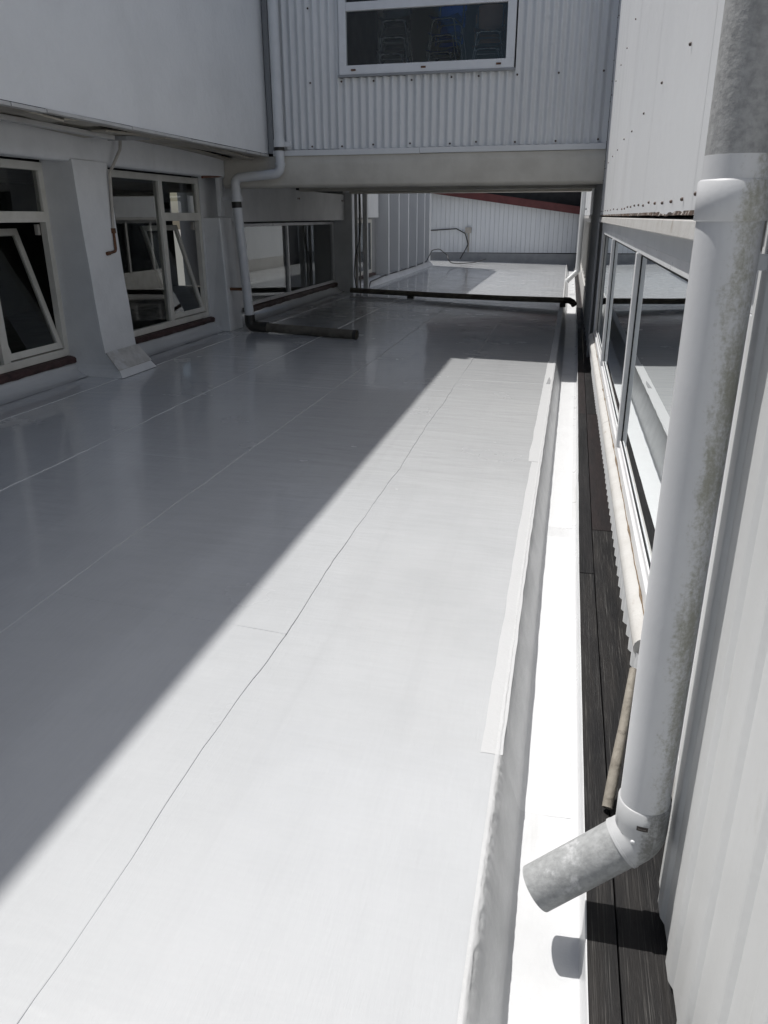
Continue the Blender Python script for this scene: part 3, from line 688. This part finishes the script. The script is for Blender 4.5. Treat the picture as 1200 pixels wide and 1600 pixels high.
ch = [((-2.55, 11.75), .1, 'greyshell', 0, 'grey shell chair at the bottom of the grey stack behind the upper window'),
      ((-2.53, 11.78), .12, 'greyshell', 1, 'grey shell chair in the middle of the grey stack behind the upper window'),
      ((-2.52, 11.8), .1, 'greyshell', 2, 'grey shell chair on top of the grey stack behind the upper window'),
      ((-1.85, 11.8), -.15, 'blue', 0, 'blue shell chair at the bottom of the blue stack behind the upper window'),
      ((-1.83, 11.83), -.13, 'blue', 1, 'blue shell chair in the middle of the blue stack behind the upper window'),
      ((-1.82, 11.86), -.15, 'blue', 2, 'blue shell chair on top of the blue stack behind the upper window'),
      ((-1.25, 11.7), .05, 'brown', 0, 'brown shell chair at the bottom of the brown stack behind the upper window'),
      ((-1.24, 11.73), .06, 'brown', 1, 'brown shell chair on top of the brown stack behind the upper window')]
tb = thing('school_table', 'low dark table carrying the stacked chairs behind the upper window', 'table', (-1.9, 11.9, FZ))
MB().box(-2.98, -.93, 11.42, 12.25, FZ + .72, FZ + .75).build('tabletop', 'greyshell', tb)
for xx in (-2.9, -1.0):
    for yy in (11.5, 12.15): MB().box(xx - .02, xx + .02, yy - .02, yy + .02, FZ, FZ + .72).build('leg', 'tube', tb)
for (xy, r_, sh, lv, lab) in ch: make_chair((xy[0], xy[1], FZ + .752 + lv * .20), r_, sh, lab)

# ------------------------------------------------------------------ big downpipe in front of the ribbed sheet
px, py, pr_ = .300, 1.70, .0625
dp = thing('downpipe', 'fat mossy white downpipe with an open elbow spout over the gutter', 'downpipe', (px, py, 0))
MB().tube([(px, py, z) for z in (.27, .5, .8, 1.1, 1.4, 1.715)], pr_ - .001, 48, caps=False).build('pipe', 'bigpipe', dp)
MB().tube([(px, py, z) for z in (1.69, 1.692, 1.76, 1.764)], [pr_ + .0005, pr_ + .0045, pr_ + .005, pr_ + .0005], 48).build('collar', 'bigpipe', dp)
MB().tube([(px, py, z) for z in (1.75, 1.79, 1.806)], [pr_ + .0002] * 3, 48).build('painted_band', 'bigpipe', dp)
MB().tube([(px, py, z) for z in (1.80, 2.5, 3.5, 5.55)], pr_ - .0006, 48).build('cement_pipe', 'biggalv', dp)
tip = Vector((.046, 1.655, -.028)); eb = Vector((px, py, .178)); dirn = (tip - eb).normalized()
MB().tube([(px, py, .292), (px, py, .290), (px, py, .238)] + [tuple(v) for v in arc((px, py, .28), eb, eb + dirn * .2, .06, 8)] + [tuple(eb + dirn * .055)], [pr_ - .001] + [pr_ + .0035] * 12, 48, caps=True).build('elbow', 'bigelbow', dp)
MB().tube([eb + dirn * .035, eb + dirn * .12, eb + dirn * .2, tip], pr_ + .001, 48, hollow=.004).build('outlet', 'outlet', dp)
MB().tube([eb + dirn * .050, eb + dirn * .058], pr_ + .0050, 48).build('elbow_rim', 'bigelbow', dp)
# small dark label and rivet on the side that faces the open roof
an = math.radians(-96)
def cyl(a, z, r): return (px + r * math.cos(a), py + r * math.sin(a), z)
lab = MB(); n = 6
for k in range(n):
    a0 = an + .42 * (k / n - .5); a1 = an + .42 * ((k + 1) / n - .5); r1 = pr_ + .0042
    lab.add([cyl(a0, .242, r1), cyl(a1, .242, r1), cyl(a1, .256, r1), cyl(a0, .256, r1)], [(0, 1, 2, 3)])
lab.build('label_plate', 'tag', dp)
ink = MB(); r1 = pr_ + .0046
for k in range(7):
    a0 = an + .30 * (k / 7 - .5); ink.add([cyl(a0, .246, r1), cyl(a0 + .016, .246, r1), cyl(a0 + .016, .2495, r1), cyl(a0, .2495, r1)], [(0, 1, 2, 3)])
ink.build('label_print', 'tagink', dp)
rv = Vector(cyl(math.radians(-112), .200, pr_ + .002)); nd = Vector((math.cos(math.radians(-108)), math.sin(math.radians(-108)), 0))
MB().tube([rv, rv + nd * .003, rv + nd * .005], [.006, .006, .003], 12).build('rivet', 'alu', dp)
MB().box(px + .02, .40, py - .012, py + .012, 1.60, 1.63).build('bracket', 'pvc', dp)
# short weathered rod lying on the capping behind the pipe
b = MB(); pts = [(.257, 2.08, -.082), (.276, 2.17, -.012), (.303, 2.30, .085), (.336, 2.48, .20)]
b.tube(pts, [.017, .018, .015, .013], 12)
tag(b.build('rod', 'stick'), 'weathered brown rod leaning on the black capping behind the big downpipe', 'rod')

# ------------------------------------------------------------------ downpipe in the corner of the link
r = .066
cd = thing('offset_downpipe', 'white downpipe with an offset bend in the corner under the corrugated link', 'downpipe', (-4.53, 10.92, .12))
MB().tube([(-3.93, 10.88, 6.9), (-3.93, 10.88, 4.0), (-3.93, 10.88, 2.56)], r, 24).build('straight_pipe', 'pvc', cd)
MB().tube([(-3.93, 10.88, 2.68), (-3.93, 10.88, 2.59)], r + .009, 24).build('socket', 'pvc', cd)
MB().tube([(-3.93, 10.88, 2.588), (-3.93, 10.88, 2.545)], r + .004, 24).build('dark_collar', 'darkblack', cd)
MB().box(-3.875, -3.79, 10.93, 10.978, 2.60, 2.66).build('bracket', 'alu', cd)
MB().tube(rpath([(-3.93, 10.88, 2.55), (-3.93, 10.88, 2.265), (-4.60, 10.87, 2.215), (-4.60, 10.87, 1.93)], [.10, .10], 7), r - .004, 24).build('offset_bend', 'pvc', cd)
MB().tube([(-3.93, 10.88, 2.36), (-3.93, 10.88, 2.40)], r + .004, 24).build('socket', 'pvc', cd)
MB().tube([(-4.60, 10.87, 2.06), (-4.60, 10.87, 2.09)], r + .006, 24).build('socket', 'pvc', cd)
MB().tube([(-4.60, 10.87, 2.02), (-4.60, 10.87, 1.91)], r + .009, 24).build('socket', 'pvc', cd)
MB().tube([(-4.60, 10.87, 1.91), (-4.597, 10.872, 1.83)], r + .004, 24).build('dark_collar', 'darkblack', cd)
MB().tube([(-4.60, 10.87, 1.92), (-4.57, 10.90, 1.2), (-4.53, 10.92, .26)], r + .001, 24).build('leaning_pipe', 'pvc', cd)
MB().box(-4.87, -4.55, 10.95, 11.0, 1.925, 1.975).build('bracket', 'pvc', cd, .005)
MB().box(-4.86, -4.60, 10.93, 10.98, .70, .74).build('bracket', 'rust', cd)
MB().tube(rpath([(-4.533, 10.918, .36), (-4.53, 10.92, .192), (-4.25, 10.90, .185)], .07, 6), r + .011, 24).build('boot', 'darkblack', cd)
sp = thing('spout_pipe', 'short black pipe lying on the roof from the foot of the corner downpipe', 'pipe', (-3.6, 10.8, .1))
MB().tube([(-4.28, 10.90, .185), (-3.6, 10.81, .166), (-2.84, 10.71, .142)], r - .001, 20, hollow=.005).build('pipe', 'blackpipe', sp)
MB().tube([(-2.89, 10.717, .1435), (-2.84, 10.71, .142)], r + .002, 20, caps=False).build('end_ring', 'darkblack', sp)

# ------------------------------------------------------------------ long black pipe across the roof
lp = thing('drain_pipe', 'long black drain pipe lying across the whole roof beneath the link', 'pipe', (-2.2, 16.4, .05))
pl = [(-4.62, 16.95, .20), (-4.0, 16.86, .185), (-2.6, 16.62, .155), (-1.2, 16.42, .135), (.02, 16.30, .13)]
MB().tube(pl, .055, 16).build('pipe', 'blackpipe', lp)
MB().tube([(-.02, 16.305, .13), (.08, 16.29, .13), (.15, 16.26, .10), (.19, 16.22, .05)], .062, 16).build('elbow', 'darkblack', lp)
MB().box(-.10, .02, 16.24, 16.36, .0, .08).build('support_block', 'darkblack', lp)
MB().box(-3.3, -3.16, 16.66, 16.78, .07, .115).build('support_block', 'darkblack', lp)
# ------------------------------------------------------------------ service pipes and cables on the left wall
cn = thing('conduit_pipe', 'thin cream conduit with rusty joint running down the window pillar', 'conduit', (-4.75, 7.8, 1.35))
MB().tube(rpath([(-4.70, 8.13, 2.50), (-4.72, 8.13, 2.38), (-4.755, 7.93, 2.14), (-4.752, 7.86, 1.57)], .05, 5), .016, 10).build('pipe', 'conduit', cn)
MB().tube([(-4.752, 7.862, 1.60), (-4.75, 7.86, 1.55)], .026, 10).build('joint', 'rust', cn)
MB().tube(rpath([(-4.75, 7.86, 1.56), (-4.735, 7.84, 1.37), (-4.735, 7.70, 1.355)], .04, 5), .014, 10).build('tail_pipe', 'rust', cn)
MB().tube([(-4.735, 7.71, 1.356), (-4.735, 7.66, 1.352)], .02, 10).build('end_cap', 'rust', cn)
cp = MB().tube(rpath([(-4.82, 11.02, 2.52), (-4.82, 11.0, 2.25), (-4.82, 10.30, 2.205)], .06, 6), .017, 10)
tag(cp.build('copper_pipe', 'copper'), 'bent copper coloured pipe below the soffit beside the corner downpipe', 'pipe')
ls = thing('loose_strip', 'loose cream timber strip hanging under the soffit above the conduit', 'timber strip', (-4.5, 7, 2.45))
b = MB(); b.hexa([(-4.66, 5.2, 2.462), (-4.58, 5.2, 2.462), (-4.52, 7.72, 2.435), (-4.60, 7.72, 2.435)], [(-4.66, 5.2, 2.506), (-4.58, 5.2, 2.506), (-4.52, 7.72, 2.475), (-4.60, 7.72, 2.475)])
b.build('strip', 'oldwood', ls, .006)
MB().hexa([(-4.62, 7.74, 2.43), (-4.42, 7.76, 2.43), (-4.40, 8.2, 2.47), (-4.60, 8.2, 2.47)], [(-4.62, 7.74, 2.47), (-4.42, 7.76, 2.47), (-4.40, 8.2, 2.505), (-4.60, 8.2, 2.505)]).build('packing_piece', 'grey_upstand', ls)
# posts and cables at the end pier
ps = thing('service_posts', 'pair of thin posts with cables standing against the end pier under the link', 'post', (-4.55, 17.5, .12))
MB().box(-4.64, -4.58, 17.44, 17.50, .12, 2.17).build('post', 'oldwood', ps)
MB().box(-4.46, -4.36, 17.46, 17.56, .12, 2.17).build('post', 'plaster', ps)
MB().box(-4.545, -4.515, 17.44, 17.47, .12, 2.17).build('batten', 'conduit', ps)
for dx, c in ((0, 'cable'), (.025, 'conduit')):
    pts = [(-4.52 + dx, 17.40, 2.17), (-4.50 + dx, 17.39, 1.6), (-4.53 + dx, 17.38, 1.2), (-4.62 + dx * 2, 17.37, .85), (-4.645 + dx * 2, 17.37, .5), (-4.60 + dx, 17.36, .2), (-4.52 + dx, 17.33, .14)]
    sp_ = []
    for i in range(len(pts) - 1):
        for k in range(5): sp_.append(Vector(pts[i]).lerp(Vector(pts[i + 1]), k / 5))
    MB().tube(sp_, .011, 8).build('cable', c, ps)

# ------------------------------------------------------------------ finned building beyond the link
fb = thing('finned_building', 'grey block with a row of tall white vertical fins over a plinth', 'building', (-5.4, 23, .1))
XF = -4.95
b = MB()
R = .9; pts = [(-9, 17.8), (XF, 17.8), (XF, 28.0 - R)] + [(XF - R + R * math.cos(a), 28.0 - R + R * math.sin(a)) for a in [math.pi / 2 * k / 8 for k in range(1, 9)]] + [(-9, 28.0)]
n = len(pts)
b.add([(p[0], p[1], .0) for p in pts] + [(p[0], p[1], 6.9) for p in pts], [(i, (i + 1) % n, n + (i + 1) % n, n + i) for i in range(n)] + [tuple(range(n, 2 * n))])
b.build('wall', 'wallgrey', fb)
for k, yy in enumerate((20.8, 22.1, 23.45, 24.8, 26.15)):
    MB().box(XF - .05, -4.62, yy, yy + .13, .27, 6.0).build('fin', 'clad', fb, .008)
MB().box(XF - .04, -4.70, 27.6, 27.9, .12, 6.0).build('end_fin', 'clad', fb, .01)
MB().box(XF - .04, -4.84, 17.78, 20.6, 1.69, 2.9).build('render_band', 'stucco', fb, .005)
b = MB(); b.box(XF - .02, XF + .02, 18.35, 18.45, .36, 1.65); b.box(XF - .02, XF + .02, 20.12, 20.22, .36, 1.65); b.box(XF - .02, XF + .02, 18.451, 20.119, .36, .45); b.box(XF - .02, XF + .02, 18.451, 20.119, 1.57, 1.65)
W5 = b.build('window', 'frame', fb)
MB().box(XF + .001, XF + .006, 18.45, 20.12, .45, 1.57).build('dark_panel', 'shadeblack', W5)  # near-black backing stands in for the unlit room
MB().add([(XF + .012, 18.45, .45), (XF + .012, 20.12, .45), (XF + .012, 20.12, 1.57), (XF + .012, 18.45, 1.57)], [(0, 1, 2, 3)]).build('pane', 'glass', W5)
MB().box(XF, XF + .10, 18.3, 20.3, .30, .355).build('sill', 'sill', W5)
b = MB(); b.hexa([(XF, 17.78, .10), (-4.58, 17.78, .10), (-4.58, 27.95, .10), (XF, 27.95, .10)], [(XF, 17.78, .26), (-4.68, 17.78, .24), (-4.68, 27.95, .24), (XF, 27.95, .26)])
b.build('plinth', 'plaster', fb, .01)
cb = MB(); pts = [(-4.45, 17.9, .16), (-4.62, 18.8, .245), (-4.69, 20.6, .262), (-4.68, 23, .262), (-4.66, 25, .268), (-4.65, 26.8, .30), (-4.64, 27.9, .62), (-4.40, 28.0, .66), (-4.1, 27.9, .45), (-4.0, 27.6, .22), (-3.7, 28.2, .16), (-3.3, 29.6, .14), (-3.05, 30.8, .20)]
cb.tube(rpath(pts, .12, 4), .015, 8)
tag(cb.build('roof_cable', 'cable'), 'black cable sagging along the plinth of the finned block onto the roof', 'cable')

# ------------------------------------------------------------------ boarded far building
YE = 31.5
eb_ = thing('boarded_building', 'pale vertically boarded gable wall under a dark red sloping fascia', 'building', (-2.5, YE, 0))
b = MB(); b.box(-9, .9, YE + .05, YE + .3, -.3, 3.2); b.build('wall', 'room2', eb_)
x = -9.0; k = 0
mesh = None
def rake(X): return 2.40 - (X + 4.29) * (.635 / 4.56)
while x < .9:
    wd = .172 if x > -5.6 else .34
    b = MB(); y_ = YE + random.uniform(-.005, .005)
    b.hexa([(x + .0035, y_, .40), (x + wd - .0035, y_, .40), (x + wd - .0035, YE + .05, .40), (x + .0035, YE + .05, .40)],
           [(x + .0035, y_, rake(x) + .06), (x + wd - .0035, y_, rake(x + wd) + .06), (x + wd - .0035, YE + .05, rake(x + wd) + .06), (x + .0035, YE + .05, rake(x) + .06)])
    b.build('board', 'board', eb_); x += wd
b = MB(); b.hexa([(-9, YE - .06, -.28), (.9, YE - .06, -.28), (.9, YE + .05, -.28), (-9, YE + .05, -.28)], [(-9, YE - .02, .405), (.9, YE - .02, .36), (.9, YE + .05, .36), (-9, YE + .05, .405)])
b.build('base_flashing', 'grey_upstand', eb_)
b = MB(); b.hexa([(-9, YE - .30, rake(-9)), (.9, YE - .30, rake(.9)), (.9, YE - .26, rake(.9)), (-9, YE - .26, rake(-9))], [(-9, YE - .30, rake(-9) + .27), (.9, YE - .30, rake(.9) + .27), (.9, YE - .26, rake(.9) + .27), (-9, YE - .26, rake(-9) + .27)])
b.build('fascia', 'red', eb_)
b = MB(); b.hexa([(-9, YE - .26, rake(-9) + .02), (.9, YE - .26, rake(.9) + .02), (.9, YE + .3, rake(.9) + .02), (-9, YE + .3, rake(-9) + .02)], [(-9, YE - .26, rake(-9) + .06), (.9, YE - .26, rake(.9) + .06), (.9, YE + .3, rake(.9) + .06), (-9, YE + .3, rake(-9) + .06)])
b.build('eave_soffit', 'shadeblack', eb_)
db = thing('shade_backdrop', 'near-black, shade-painted shed wall showing above the dark red fascia', 'backdrop', (-2, 34, 0))  # made-up backdrop, darkness above the fascia put into its near-black colour
MB().box(-9, 2.5, 33.9, 34.1, -.3, 6.5).build('wall', 'shadeblack', db)
MB().box(-9.2, 2.7, 31.9, 34.4, 6.5, 6.65).build('roof', 'shadeblack', db)
MB().box(2.3, 2.5, 32.0, 33.9, -.3, 6.5).build('side_wall', 'shadeblack', db)
jb = thing('junction_box', 'small grey junction box with a looping black cable on the boarded gable', 'junction box', (-3.8, YE, 1.2))
MB().box(-3.95, -3.72, YE - .10, YE - .008, 1.12, 1.32).build('box', 'conduit', jb, .01)
MB().tube(rpath([(-5.3, YE - .05, 1.21), (-4.3, YE - .05, 1.27), (-3.95, YE - .07, 1.1), (-3.82, YE - .09, .7), (-3.95, YE - .12, .45), (-4.1, YE - .25, .17)], .12, 5), .019, 8).build('cable', 'cable', jb)
MB().box(-3.85, -3.79, YE - .05, YE - .007, .42, 1.12).build('conduit', 'conduit', jb)
# small downpipe on the far wall
fd = thing('slim_downpipe', 'slim white downpipe with a kicked out shoe beside cream window frames', 'downpipe', (.27, 21.6, 0))
MB().tube([(.262, 21.6, 5.5), (.262, 21.6, .50)], .06, 16).build('pipe', 'pvc', fd)
MB().tube(rpath([(.262, 21.6, .56), (.262, 21.6, .36), (.05, 21.5, .16), (.0, 21.48, .10)], .08, 5), .063, 16).build('shoe', 'pvc', fd)
MB().box(.26, .366, 21.58, 21.62, 1.85, 1.89).build('bracket', 'pvc', fd)
# low ground below everything, out to the horizon
gd = MB().add([(-400, -400, -4), (400, -400, -4), (400, 400, -4), (-400, 400, -4)], [(0, 1, 2, 3)]).build('ground', mat('ground', (.20, .19, .17), .9, bump=.2, bscale=3))
structure(gd)
